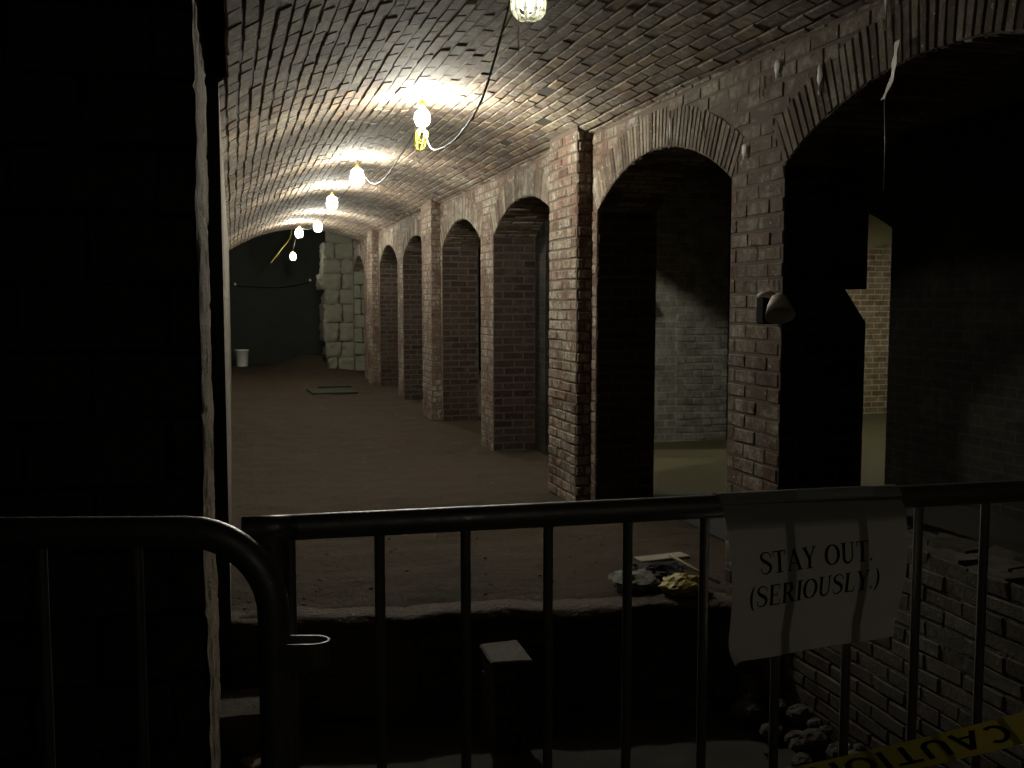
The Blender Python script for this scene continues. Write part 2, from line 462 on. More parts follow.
# far jambs of each opening
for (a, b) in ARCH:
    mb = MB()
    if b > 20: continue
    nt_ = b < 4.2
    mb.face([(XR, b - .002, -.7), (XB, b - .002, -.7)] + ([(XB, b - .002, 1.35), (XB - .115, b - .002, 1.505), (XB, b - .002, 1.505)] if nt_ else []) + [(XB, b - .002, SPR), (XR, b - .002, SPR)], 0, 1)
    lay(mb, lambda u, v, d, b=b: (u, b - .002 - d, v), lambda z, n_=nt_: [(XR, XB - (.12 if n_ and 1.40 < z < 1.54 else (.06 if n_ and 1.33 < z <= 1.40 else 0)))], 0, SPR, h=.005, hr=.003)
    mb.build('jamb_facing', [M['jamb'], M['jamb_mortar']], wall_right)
# stone far jamb of the last opening
mb = MB()
z = 0
rs = random.Random(5)
for hgt in (.34, .26, .3, .27, .33, .28, .28):
    cut = rs.uniform(.15, .3)
    for a, b in ((XR, XR + cut), (XR + cut, XB + .3)):
        mb.bbox((a, 20.66, z), (b - .01, 20.8, z + hgt - .012), .02, jit=.012, rnd=rs)
    z += hgt
mb.build('stone_jamb', [M['stone']], wall_right)
# low sills closing the two nearest openings
for (a, b), zt in (((ARCH[0]), .52),):
    mb = MB()
    mb.box((XR + .05, a, -.1), (XB - .05, b, zt - .02), 0, 1)
    lay(mb, lambda u, v, d: (XR + .05 - d, u, v), lambda z, a=a, b=b: [(a, b)], PIT if a < 4 else 0, zt, h=.004, hr=.004, jit=.005, skip=.02, gap=.005, bw=.2, bh=.064)
    # top course laid flat, broken
    lay(mb, lambda u, v, d, zt=zt: (XR + .05 + v, u, zt - .02 + d), lambda z, a=a, b=b: [(a, b)], 0, .34, bw=.21, bh=.113, h=.02, hr=.012, jit=.006, skip=.04)
    mb.box((XR + .06, a, PIT - .1), (XB - .05, b, -.05), 0, 1)
    mb.build('brick_sill', [M['sill'], M['pitstone']], wall_right)
# pilasters
for P in PIL:
    mb = MB()
    mb.box((XP, P, -.7), (XR + .02, P + .62, 2.66), 0, 1)
    zb = PIT if P < 4 else 0
    lay(mb, lambda u, v, d: (XP - d, u, v), lambda z, P=P: [(P, P + .62)], zb, 2.62, h=.005, hr=.004, start=P, gap=.009)
    lay(mb, lambda u, v, d, P=P: (u, P - d, v), lambda z: [(XP, XR)], zb, 2.62, h=.007, hr=.004, start=XP, bw=.11)
    lay(mb, lambda u, v, d, P=P: (u, P + .62 + d, v), lambda z: [(XP, XR)], zb, 2.62, h=.007, hr=.004, start=XP, bw=.11)
    mb.build('pilaster', [M['wall'], M['mortar']], wall_right)
# lime streaks dripping down the brickwork near the first arches
mb = MB()
rw = random.Random(11)
for (y, zc, hh, ww) in ((5.30, 2.40, .16, .018), (4.90, 2.36, .10, .016), (4.44, 2.17, .07, .055), (4.15, 2.50, .08, .05), (4.30, 2.45, .09, .014),
                        (3.80, 2.38, .13, .04), (3.36, 2.58, .22, .03), (5.05, 2.45, .06, .012), (4.35, 1.72, .03, .02), (4.18, 1.55, .04, .015)):
    pts = []
    for k in range(9):
        t = k / 8; wv = ww * (.5 + .5 * math.sin(PI * min(1, t * 1.4))) * rw.uniform(.75, 1.1)
        pts.append((y - wv/2, y + wv/2, zc + hh/2 - t * hh))
    n = len(mb.v)
    for (a, b, z) in pts:
        for yy in (a, (a+b)/2, b):
            mb.v.append((XR - .012 - (.006 if yy == (a+b)/2 else 0), yy, z))
    for k in range(8):
        for q in (0, 1):
            i = n + k*3 + q; mb.f.append((i, i+1, i+4, i+3)); mb.r.append(.5); mb.m.append(0); mb.sm.append(True)
mb.build('lime_streak', [M['palemetal']], wall_right)

# ------------------------------------------------------------------ left side
mb = MB()
mb.face([(XL, 4.6, -.7), (XL, 24.1, -.7), (XL, 24.1, 3.8), (XL, 4.6, 3.8)], 0, 0)
tag(mb.build('wall_left', [M['left']]), 'brick left wall of the passage, seen almost edge on', kind='structure')
mb = MB()
XN, YN0, YN1 = -.101, 3.16, 4.6
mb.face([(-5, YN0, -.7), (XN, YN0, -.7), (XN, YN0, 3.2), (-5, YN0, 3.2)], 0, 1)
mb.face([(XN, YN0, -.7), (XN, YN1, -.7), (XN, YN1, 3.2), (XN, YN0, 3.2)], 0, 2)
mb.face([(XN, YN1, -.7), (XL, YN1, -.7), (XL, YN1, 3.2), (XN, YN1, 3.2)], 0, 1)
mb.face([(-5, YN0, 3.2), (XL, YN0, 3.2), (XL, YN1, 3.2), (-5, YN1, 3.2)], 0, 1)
rn = random.Random(21)
def reveal(i, j):
    y = YN0 - .02 + i * (YN1 - YN0 + .02); z = PIT + j * 3.6
    n1 = noise.noise(Vector((y * 6, z * 1.1, 2))); n2 = noise.noise(Vector((y * 18, z * 3.5, 5))); n3 = noise.noise(Vector((y * 40, z * 12, 7)))
    joint = max(0, 1 - abs(((z + .07 * n1) / .32) % 1 - .5) / .06)
    return (XN + .008 + .010 * n1 + .010 * n2 + .006 * n3 - .008 * joint * (n2 > 0), y, z)
mb.grid(reveal, 110, 300, .6, 4, True)
lay(mb, lambda u, v, d: (u, YN0 - d, v), lambda z: [(-4.2, XN)], PIT, 3.1, bw=.4, bh=.2, gap=.014, h=.01, hr=.008, jit=.008, rnd=rn, mi=3)
tag(mb.build('wall_near', [M['near'], M['shade_dark'], M['shade_dark'], M['pitstone'], M['reveal']]), 'thick dark near wall with a rough lit edge on the left', kind='structure')

# ------------------------------------------------------------------ floors
mb = MB()
def fz(x, y):
    h = .035 * noise.noise(Vector((x * .9, y * .9, 3))) + .016 * noise.noise(Vector((x * 4, y * 4, 5))) + .007 * noise.noise(Vector((x * 13, y * 13, 8)))
    d = (x - 1.62) ** 2 / .5 + (y - 22.2) ** 2 / 1.6
    h += .30 * math.exp(-d)                       # heap of earth at the foot of the stone pier
    if x > XR - .1: h -= 0
    return h - .005
nx, ny = 70, 360
def fl(i, j):
    x = -.14 + i * (XB + .14); y0 = edge_y(x); t = j ** 1.6
    y = y0 + t * (24.1 - y0)
    e = max(0, 1 - (y - y0) / .06)
    return (x, y, fz(x, y) - e * e * .03)
mb.grid(fl, nx, ny, .5, 0, True)
# aisle and far rooms beyond the arches
mb.face([(XB, 1, -.01), (10, 1, -.01), (10, 24.1, -.01), (XB, 24.1, -.01)], .5, 1)
mb.face([(XB, 1, -.004), (6.0, 1, -.004), (6.0, 6.3, -.004), (XB, 6.9, -.004)], .5, 2)  # darkened patch painted where the near aisle floor lies in shade
mb.face([(XR, 4.0, -.02), (XB, 4.0, -.02), (XB, 4.7, -.02), (XR, 4.7, -.02)], .5, 0)
tag(mb.build('floor', [M['dirt'], M['lit_pale'], M['shade_dark']]), 'uneven brown dirt floor of the passage', kind='structure')
# sunken area in front
mb = MB()
def pf(i, j):
    x = -.14 + i * (XR + .16); y = 2.15 + j * (edge_y(x) + .05 - 2.15)
    return (x, y, PIT + .02 * noise.noise(Vector((x * 2, y * 2, 1))) + .01 * noise.noise(Vector((x * 9, y * 9, 2))))
mb.grid(pf, 50, 50)
tag(mb.build('floor_sunken', [M['cement']]), 'cement floor of the sunken area behind the barricades', kind='structure')
mb = MB()
def rf(i, j):
    x = -.14 + i * (XR + .16); z = PIT - .03 + j * (.46 + .02)
    y = edge_y(x) + .03 - .02 * noise.noise(Vector((x * 5, z * 7, 2))) - .012 * noise.noise(Vector((x * 17, z * 19, 2)))
    return (x, y, z)
mb.grid(rf, 110, 24, .3, 1)
rr = random.Random(31)
lay(mb, lambda u, v, d: (u, edge_y(u) + .02 - d, v), lambda z: [(-.12, XR)], PIT, -.09, bw=.32, bh=.1, gap=.016, h=.008, hr=.008, jit=.008, rnd=rr, mi=2)
# worn coping along the edge
def lip(i, j):
    x = -.13 + i * (XR + .13); a = j * PI * .62
    w = .05 + .02 * noise.noise(Vector((x * 3, 1, 4)))
    n1 = .02 * noise.noise(Vector((x * 6, j * 2, 9))) + .008 * noise.noise(Vector((x * 23, j * 4, 9)))
    return (x, edge_y(x) + .03 + n1 - w * math.sin(a) + (.10 * (1 - j / .3) if j < .3 else 0), -.035 + (.038 + n1 * .4) * math.cos(a))
mb.grid(lip, 140, 12, .5, 0)
tag(mb.build('trim_1', [M['lip'], M['pitstone'], M['pitstone']]), 'masonry step face with a pale earth lip along the dirt floor', kind='structure')
# landing the photographer stands on
mb = MB()
mb.box((-5, YBACK, -.7), (XR + .1, 2.15, 0), .5, 0)
tag(mb.build('floor_landing', [M['cement']]), 'cement landing where the barricades stand', kind='structure')

# ------------------------------------------------------------------ end space
mb = MB()
mb.grid(lambda i, j: (-.6 + i * 4.2, 23.9 + .03 * noise.noise(Vector((i * 12, j * 9, 0))), -.2 + j * 4.2), 50, 40, .5, 0, False)
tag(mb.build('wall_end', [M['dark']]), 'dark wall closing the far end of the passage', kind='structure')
mb = MB()
mb.face([(XL, VEND, 3.7), (3.5, VEND, 3.7), (3.5, 24.1, 3.7), (XL, 24.1, 3.7)])
mb.face([(3.4, 20.5, -.2), (3.4, 24.1, -.2), (3.4, 24.1, 3.8), (3.4, 20.5, 3.8)])
mb.face([(XR, VEND+.3, 2.6), (3.4, VEND+.3, 2.6), (3.4, VEND+.3, 3.8), (XR, VEND+.3, 3.8)])
mb.face([(-.2, VEND+.01, 2.86), (3.4, VEND+.01, 2.86), (3.4, VEND+.01, 3.8), (-.2, VEND+.01, 3.8)])
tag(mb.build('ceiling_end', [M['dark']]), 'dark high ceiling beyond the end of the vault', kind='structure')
# stone pier
mb = MB()
def stone_block(mb, x0, x1, y0, y1, z0, z1, seed):
    cx, cy, cz = (x0+x1)/2, (y0+y1)/2, (z0+z1)/2; hx, hy, hz = (x1-x0)/2, (y1-y0)/2, (z1-z0)/2
    N = 7
    for ax in range(3):
        for sg in (-1, 1):
            def fn(i, j, ax=ax, sg=sg):
                a, b = i*2-1, j*2-1
                p = [0, 0, 0]; p[ax] = sg; o = [k for k in range(3) if k != ax]; p[o[0]] = a; p[o[1]] = b
                q = Vector(p); n4 = (abs(q.x)**11 + abs(q.y)**11 + abs(q.z)**11) ** (1/11)
                q /= n4
                k = 1 + .10 * noise.noise(q * 1.6 + Vector((seed, seed*2, 0)))
                k2 = .035 * noise.noise(q * 5 + Vector((seed, 0, seed)))
                return (cx + q.x * (hx * k + k2), cy + q.y * (hy * k + k2), cz + q.z * (hz + k2 * .4))
            mb.grid(fn, N, N, .5, 0, True, flip=((sg > 0) == (ax == 1)))
zs = [0, .30, .62, 1.02, 1.40, 1.70, 2.02, 2.32, 2.66]
rp = random.Random(41)
for k in range(len(zs) - 1):
    xl = 1.80 + rp.uniform(-.08, .06) + (.12 if k == 0 else 0)
    xm = rp.uniform(2.05, 2.25)
    stone_block(mb, xl, xm, 20.85, 21.9, zs[k] - .02, zs[k+1] - .005, k * 3.1)
    stone_block(mb, xm, 2.55, 20.87 + rp.uniform(-.03, .03), 21.9, zs[k] - .02, zs[k+1] - .005, k * 3.1 + 1.7)
mb.box((1.95, 21.0, -.2), (2.5, 21.8, 3.7), .5, 0)
tag(mb.build('stone_pier', [M['stone']]), 'pier of big rough pale stone blocks at the far end of the passage', 'pier', kind='structure')

# ------------------------------------------------------------------ rooms beyond the arches
mb = MB()
mb.face([(XB, 9.5, -.1), (5.0, 9.5, -.1), (5.0, 9.5, 2.95), (XB, 9.5, 2.95)])
lay(mb, lambda u, v, d: (u, 9.5 - d, v), lambda z: [(4.42, 5.0)], 0, 2.7, h=.012, hr=.006, jit=.005)
mb.box((XB - .02, 9.0, -.05), (3.12, 9.52, 2.9), .5, 1)  # dark pier added to cover the lit wall seen past the jamb
tag(mb.build('wall_aisle_end', [M['aisle_x'], M['aisle_y']]), 'pale brick wall at the end of the side aisle', kind='structure')
mb = MB()
def seg_wall(mb, X0, X1, spans, holes, mi=0):
    for a, b in spans: mb.box((X0, a, -.1), (X1, b, 2.95), .5, mi)
    for a, b in holes:
        w = (b-a)/2; c = (a+b)/2; rise = .26; r = (w*w+rise*rise)/(2*rise); cz = 2.02 + rise - r; am = math.asin(w/r)
        for k in range(14):
            t0, t1 = -am + 2*am*k/14, -am + 2*am*(k+1)/14
            p0 = (c + r*math.sin(t0), cz + r*math.cos(t0)); p1 = (c + r*math.sin(t1), cz + r*math.cos(t1))
            for X in (X0, X1):
                mb.face([(X, p0[0], p0[1]), (X, p1[0], p1[1]), (X, p1[0], 2.95), (X, p0[0], 2.95)], .5, mi)
            mb.face([(X0, p0[0], p0[1]), (X1, p0[0], p0[1]), (X1, p1[0], p1[1]), (X0, p1[0], p1[1])], .5, mi)
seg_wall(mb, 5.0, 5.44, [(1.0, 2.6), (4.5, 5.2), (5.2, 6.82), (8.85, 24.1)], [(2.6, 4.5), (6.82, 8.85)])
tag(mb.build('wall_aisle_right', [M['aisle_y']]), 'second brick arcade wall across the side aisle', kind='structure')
mb = MB()
mb.face([(5.44, 11.2, -.1), (10, 11.2, -.1), (10, 11.2, 2.95), (5.44, 11.2, 2.95)])
for k in range(16):                       # plastered band above a flat arch
    x0, x1 = 7.2 + k * .14, 7.34 + k * .14
    za = lambda x: 2.0 + .26 * math.sqrt(max(0, min(1, (x - 7.7) / .8)))
    mb.mesh([(x0, 11.12, za(x0)), (x1, 11.12, za(x1)), (x1, 11.12, 2.95), (x0, 11.12, 2.95), (x0, 11.2, za(x0)), (x1, 11.2, za(x1))], [(0, 1, 2, 3), (0, 4, 5, 1)], .5, 1)
tag(mb.build('wall_far_room', [M['far_x'], M['band']]), 'lit brown brick wall of the room beyond the side aisle', kind='structure')
mb = MB()
mb.face([(10, 1, -.1), (10, 24, -.1), (10, 24, 2.95), (10, 1, 2.95)])
mb.face([(XB, 1, -.1), (10, 1, -.1), (10, 1, 2.95), (XB, 1, 2.95)])
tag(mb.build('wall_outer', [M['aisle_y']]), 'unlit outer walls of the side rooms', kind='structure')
mb = MB()
mb.box((XB - .02, 1, 2.75), (10, 24.1, 2.9))
tag(mb.build('ceiling_side_rooms', [M['plaster']]), 'dark flat ceiling over the side rooms', kind='structure')
mb = MB()
mb.face([(-5, YBACK, -.1), (3, YBACK, -.1), (3, YBACK, 3.2), (-5, YBACK, 3.2)])
mb.face([(-5, YBACK, -.1), (-5, YN0, -.1), (-5, YN0, 3.2), (-5, YBACK, 3.2)])
mb.face([(-5, YBACK, 2.9), (XL, YBACK, 2.9), (XL, YN0, 2.9), (-5, YN0, 2.9)])
mb.face([(XL, YBACK, 2.38), (XL, YN0, 2.38), (XL, YN0, 2.9), (XL, YBACK, 2.9)])
tag(mb.build('wall_back', [M['nearwall']]), 'unlit walls around the landing behind the barricades', kind='structure')

# ------------------------------------------------------------------ lamps
WARM = (1.0, .985, .84)
BULB = {}
def bulb_mat(s):
    if s not in BULB: BULB[s] = emit('lit_bulb_%g' % s, WARM, s)
    return BULB[s]
def lamp(loc, s, label, guard='guard', ceil=None, tilt=0, scale=1.0, hang_open=False, rib=.0035, ribs=6, group='string lights under the vault'):
    x, y, z = loc
    t = tag(empty('cage_lamp', loc), label, 'lamp', group)
    T = Matrix.Rotation(tilt, 4, 'Y')
    mb = MB()
    prof = [(.0, -.060), (.018, -.057), (.036, -.046), (.049, -.026), (.053, 0), (.048, .024), (.034, .044), (.02, .056), (.014, .066)]
    mb.lathe(prof, 14, T); mb.build('bulb', [bulb_mat(s)], t)
    mb = MB()
    mb.lathe([(.0, .115), (.012, .115), (.016, .105), (.02, .10), (.021, .07), (.017, .062), (.0, .062)], 14, T)
    mb.build('socket', [M['yellow']], t)
    if ceil:
        mb = MB(); top = ceil - z
        mb.tube([T @ Vector((0, 0, .11)), (.004, 0, .13), (0, 0, top - .02), (.012, 0, top + .01)], .0035, 6)
        mb.build('hook', [M['cable']], t)
    mb = MB()
    cage = [(.022, .08), (.05, .055), (.064, .02), (.066, -.025), (.062, -.062), (.044, -.084), (.012, -.09)]
    if hang_open:
        # the cage has swung open and hangs below the bulb
        C2 = Matrix.Translation((.004, 0, -.085)) @ Matrix.Rotation(.22, 4, 'Y') @ Matrix.Diagonal((.75, .75, 1.0, 1))
        cage = [(.046, .0), (.052, -.03), (.05, -.075), (.04, -.11), (.022, -.13), (.008, -.134)]
    else: C2 = T
    for k in range(ribs):
        a = 2*PI*k/ribs
        mb.tube([C2 @ Vector((r*math.cos(a), r*math.sin(a), zz)) for r, zz in cage], rib, 6)
    for q in (1, 3, 4) if not hang_open else (0, 2, 4):
        r, zz = cage[q]
        mb.tube([C2 @ Vector((r*math.cos(2*PI*k/18), r*math.sin(2*PI*k/18), zz)) for k in range(18)], .0032, 6, closed=True)
    if guard == 'guard':
        r0 = [(.0, -.09), (.02, -.09), (.036, -.082)]
        mb.lathe(r0, 18, C2)
    mb.build('cage', [M[guard]], t)
    return t
def ceil_at(x): return VZ + math.sqrt(VR*VR - (x-VX)**2)
lamp((1.17, 3.94, 2.665), 16, 'caged bulb cut by the top of the picture, the nearest of the string lights', 'guard', ceil_at(1.17), rib=.0085, ribs=9)
lamp((1.26, 6.75, 2.675), 1100, 'bright bulb with its yellow cage hanging open below, second lamp of the vault', 'yguard', ceil_at(1.26), hang_open=True)
lamp((1.18, 9.72, 2.64), 1000, 'glaring bulb under the vault, the next one beyond the lamp with the open yellow cage', 'guard', ceil_at(1.18))
lamp((1.18, 12.21, 2.63), 1000, 'glaring bulb under the middle of the vault, fourth lamp along the passage', 'guard', ceil_at(1.18))
lamp((1.31, 15.88, 2.61), 1000, 'glaring bulb near the end of the vault, just right of and above its close neighbour', 'guard', ceil_at(1.31))
lamp((1.15, 17.81, 2.63), 1000, 'glaring bulb close under the far rim of the vault, just left of its brighter neighbour', 'guard', ceil_at(1.15))
lamp((1.23, 21.09, 2.37), 160, 'lowest and farthest bulb, hanging before the dark end wall', 'guard', 3.7)
lamp((.7, -1.3, 2.25), 30, 'added fill lamp, a dim caged bulb over the landing, unseen behind the viewer', 'guard', 2.75, group=None)  # fill lamp added to brighten the paper and rails from the front
# unseen lamps added to light the side rooms, under steel shades
def shade_lamp(loc, s, label, top):
    t = tag(empty('added_pendant', loc), label, 'lamp')
    mb = MB(); mb.lathe([(.0, -.04), (.02, -.035), (.03, -.01), (.028, .01), (.014, .035), (.012, .05)], 12); mb.build('bulb', [bulb_mat(s)], t)
    mb = MB(); mb.lathe([(.02, .10), (.05, .095), (.11, .05), (.15, -.03), (.148, -.03), (.105, .046), (.045, .088), (.0, .09)], 24)
    mb.build('lamp_shade', [M['steel']], t)
    mb = MB(); mb.tube([(0, 0, .09), (0, 0, .2), (0, 0, top - loc[2])], .004, 6); mb.build('cord', [M['cable']], t)
    return t
shade_lamp((3.45, 8.95, 1.66), 38, 'added pendant lamp lighting the side aisle, unseen behind the first pier', 2.75)
shade_lamp((6.7, 8.6, 2.5), 2200, 'added pendant lamp lighting the far room, unseen behind the second arcade', 2.75)

# cables strung between the lamps
def spline(P, n=8):
    P = [Vector(p) for p in P]; out = []
    for i in range(len(P)-1):
        p0 = P[max(i-1, 0)]; p1 = P[i]; p2 = P[i+1]; p3 = P[min(i+2, len(P)-1)]
        for k in range(n):
            t = k/n; out.append(.5*((2*p1) + (p2-p0)*t + (2*p0-5*p1+4*p2-p3)*t*t + (3*p1-p0-3*p2+p3)*t**3))
    out.append(P[-1]); return out
mb = MB()
mb.tube(spline([(1.16, 3.94, 2.77), (1.12, 3.97, 2.70), (1.10, 4.05, 2.585), (1.14, 4.6, 2.385), (1.22, 5.4, 2.36), (1.225, 5.8, 2.35), (1.24, 6.3, 2.40), (1.265, 6.65, 2.55), (1.26, 6.75, 2.79)]), .0055, 8, mi=0)
for P in ([(1.26, 6.75, 2.79), (1.25, 7.0, 2.62), (1.268, 7.5, 2.585), (1.309, 8.8, 2.518), (1.27, 9.4, 2.54), (1.18, 9.72, 2.75)],
          [(1.18, 9.72, 2.75), (1.17, 10.3, 2.60), (1.17, 11.4, 2.6), (1.18, 12.21, 2.74)],
          [(1.18, 12.21, 2.74), (1.22, 13.5, 2.6), (1.28, 15.0, 2.6), (1.31, 15.88, 2.72)],
          [(1.31, 15.88, 2.72), (1.25, 16.8, 2.62), (1.15, 17.81, 2.74)],
          [(1.15, 17.81, 2.74), (1.2, 19.4, 2.66), (1.25, 20.9, 2.58), (1.23, 21.09, 2.48)]):
    mb.tube(spline(P), .005, 6)
tag(mb.build('power_cable', [M['cable']]), 'dark cable sagging from lamp to lamp along the vault', 'cable')
mb = MB(); mb.tube([(1.125, 3.93, 2.62), (1.127, 3.94, 2.54), (1.128, 3.94, 2.435)], [.0012, .0012, .002], 6)
mb.tube(spline([(1.13, 3.95, 2.66), (1.115, 3.99, 2.60), (1.095, 4.1, 2.545)]), .0035, 6, mi=1)
tag(mb.build('pull_string', [M['string'], M['yellowcable']]), 'thin pale string dangling below the nearest caged bulb', 'string')
mb = MB(); mb.tube(spline([(.78, 20.8, 2.22), (.98, 20.95, 2.48), (1.18, 21.1, 2.74), (1.22, 21.1, 3.0)]), .012, 6)
tag(mb.build('hanging_cord', [M['yellowcable']]), 'yellowish cord slanting beside the farthest bulb', 'cable')

# ------------------------------------------------------------------ barricades
def barricade(name, A, B, H, label, bars, loopside, rt=.0205, rb=.0085, rad=.12, stub=0):
    A = Vector(A); B = Vector(B); L = (B - A).length; rz = math.atan2(B.y - A.y, B.x - A.x)
    t = tag(empty(name, (A.x, A.y, 0), rz), label, 'barricade', None)
    zb = .17
    P = []
    for (cx, cz, a0) in ((L - rad, H - rad, PI/2), (L - rad, zb + rad, 0), (rad, zb + rad, -PI/2), (rad, H - rad, -PI)):
        for k in range(11):
            a = a0 - (PI/2) * k / 10; P.append((cx + rad*math.cos(a), 0, cz + rad*math.sin(a)))
    Q = []
    for i, p in enumerate(P):
        Q.append(p); q = P[(i+1) % len(P)]
        if (Vector(p) - Vector(q)).length > .3:
            for k in range(1, 6): Q.append(tuple(Vector(p).lerp(Vector(q), k/6)))
    mb = MB(); mb.tube(Q, rt, 20, closed=True)
    if stub: mb.tube([(-stub, 0, H), (rad + .01, 0, H)], rt, 20)
    mb.build('frame', [M['steel']], t)
    for x in bars:
        mb = MB(); mb.tube([(x, 0, H - .005), (x, 0, (H+zb)/2), (x, 0, zb + .005)], rb, 12, caps=False); mb.build('bar', [M['steel']], t)
    for x in (.35, L - .35):
        mb = MB()
        mb.tube([(x, -.3, .02), (x, -.27, .02), (x, -.03, .15), (x, .03, .15), (x, .27, .02), (x, .3, .02)], .014, 10)
        mb.tube([(x, 0, .14), (x, 0, .18)], .018, 10)
        mb.build('foot', [M['steel']], t)
    for sx, z0 in loopside:
        # flat strap bent into a loop that hooks onto the next barricade
        mb = MB(); x0 = L if sx > 0 else 0
        ring = []
        for k in range(13):
            a = -PI/2 + PI*k/12; ring.append((x0 + sx*(.055 + .026*math.cos(a)), .020*math.sin(a)))
        ring = [(x0, -.020)] + ring + [(x0, .020)]
        for (za, zz) in ((z0, z0 + .040),):
            for i in range(len(ring)-1):
                (a, b), (c, d) = ring[i], ring[i+1]
                dx, dy = c-a, d-b; ln = math.hypot(dx, dy); nx_, ny_ = -dy/ln*.0015, dx/ln*.0015
                vs = [(a-nx_, b-ny_, za), (c-nx_, d-ny_, za), (c+nx_, d+ny_, za), (a+nx_, b+ny_, za),
                      (a-nx_, b-ny_, zz), (c-nx_, d-ny_, zz), (c+nx_, d+ny_, zz), (a+nx_, b+ny_, zz)]
                mb.mesh(vs, [(3,2,1,0),(4,5,6,7),(0,1,5,4),(1,2,6,5),(2,3,7,6),(3,0,4,7)])
        mb.build('hook_loop', [M['steel']], t)
    return t
A2, B2 = Vector((.052, 1.587, 0)), Vector((2.29, 1.489, 0))
sl = (B2 - A2).normalized()
xs = [.08 + .1402*k for k in range(-0, 16)]
barricade('crowd_barricade', A2, B2, 1.095, 'right steel crowd barricade carrying the paper sign, its rail crossing the whole passage',
          [(x - .052) / sl.x for x in xs if x < 2.1], [], rad=.03, stub=.045)
A1, B1 = Vector((-2.18, 2.06, 0)), Vector((.050, 1.50, 0))
barricade('crowd_barricade', A1, B1, 1.11, 'left steel crowd barricade with a rounded end, its rail entering from the left edge',
          [.14 * k for k in range(1, 16)], [(1, .905)], rad=.125, rt=.0235)

# ------------------------------------------------------------------ lettering
def arc(cx, cy, rx, ry, a0, a1, n=14):
    return [(cx + rx*math.cos(math.radians(a0 + (a1-a0)*k/n)), cy + ry*math.sin(math.radians(a0 + (a1-a0)*k/n))) for k in range(n+1)]
TH, TN = .15, .06
def ser(x, y, w=.26): return ([(x - w/2, y), (x + w/2, y)], .045)
def bowed(pts, w0, w1): # thick in the middle
    n = len(pts); return (pts, [w0 + (w1-w0)*math.sin(PI*k/(n-1)) for k in range(n)])
G = {
 'S': (.62, [([(.54,.70),(.54,.80),(.50,.90),(.40,.965),(.29,.975),(.18,.94),(.11,.86),(.10,.75),(.15,.65),(.28,.56),(.40,.48),(.50,.38),(.53,.26),(.48,.12),(.38,.04),(.26,.02),(.15,.06),(.09,.15),(.07,.3)],
             [.03,.04,.05,.055,.06,.08,.11,.13,.15,.16,.16,.15,.13,.11,.08,.06,.05,.04,.03])]),
 'T': (.68, [([(.34,.03),(.34,.97)], TH), ([(.04,.965),(.64,.965)], .06), ([(.055,.98),(.055,.76)], .04), ([(.625,.98),(.625,.76)], .04), ser(.34,.022,.32)]),
 'A': (.76, [([(.37,.98),(.66,.03)], TH), ([(.36,.93),(.12,.03)], TN), ([(.2,.34),(.56,.34)], .05), ser(.12,.022,.22), ser(.65,.022,.28)]),
 'Y': (.74, [([(.14,.97),(.39,.45)], TH), ([(.62,.97),(.39,.45)], TN), ([(.38,.5),(.38,.03)], TH), ser(.15,.975,.28), ser(.61,.975,.22), ser(.38,.022,.32)]),
 'O': (.80, [(arc(.39,.5,.31,.46,90,270), [.05+.11*math.sin(PI*k/14) for k in range(15)]), (arc(.39,.5,.31,.46,-90,90), [.05+.11*math.sin(PI*k/14) for k in range(15)])]),
 'U': (.76, [([(.17,.97),(.17,.32)], TH), (arc(.38,.31,.21,.28,180,360), [TH - (TH-.06)*k/14 for k in range(15)]), ([(.59,.3),(.59,.97)], TN), ser(.17,.975,.28), ser(.6,.975,.22)]),
 'E': (.68, [([(.18,.03),(.18,.97)], TH), ([(.08,.965),(.58,.965)], .06), ([(.08,.03),(.6,.03)], .06), ([(.2,.5),(.46,.5)], .05), ([(.57,.98),(.57,.76)], .04), ([(.6,.02),(.6,.25)], .04), ([(.45,.62),(.45,.4)], .04)]),
 'R': (.76, [([(.18,.03),(.18,.97)], TH), ([(.08,.965),(.38,.965)], .055), (arc(.37,.73,.17,.225,90,-90), [.05+.1*math.sin(PI*k/14) for k in range(15)]), ([(.2,.5),(.38,.5)], .05), ([(.36,.5),(.64,.03)], TH), ser(.18,.022,.28), ser(.65,.022,.2)]),
 'I': (.38, [([(.19,.03),(.19,.97)], TH), ser(.19,.022,.32), ser(.19,.975,.32)]),
 'L': (.64, [([(.18,.03),(.18,.97)], TH), ([(.08,.03),(.56,.03)], .06), ([(.565,.02),(.565,.27)], .04), ser(.18,.975,.3)]),
 '.': (.26, [(arc(.11,.06,.035,.035,0,330,6), .07)]),
 '(': (.36, [(arc(.42,.44,.30,.66,118,242), [.04+.09*math.sin(PI*k/14) for k in range(15)])]),
 ')': (.36, [(arc(-.10,.44,.30,.66,62,-62), [.04+.09*math.sin(PI*k/14) for k in range(15)])]),
 ' ': (.38, []),
}
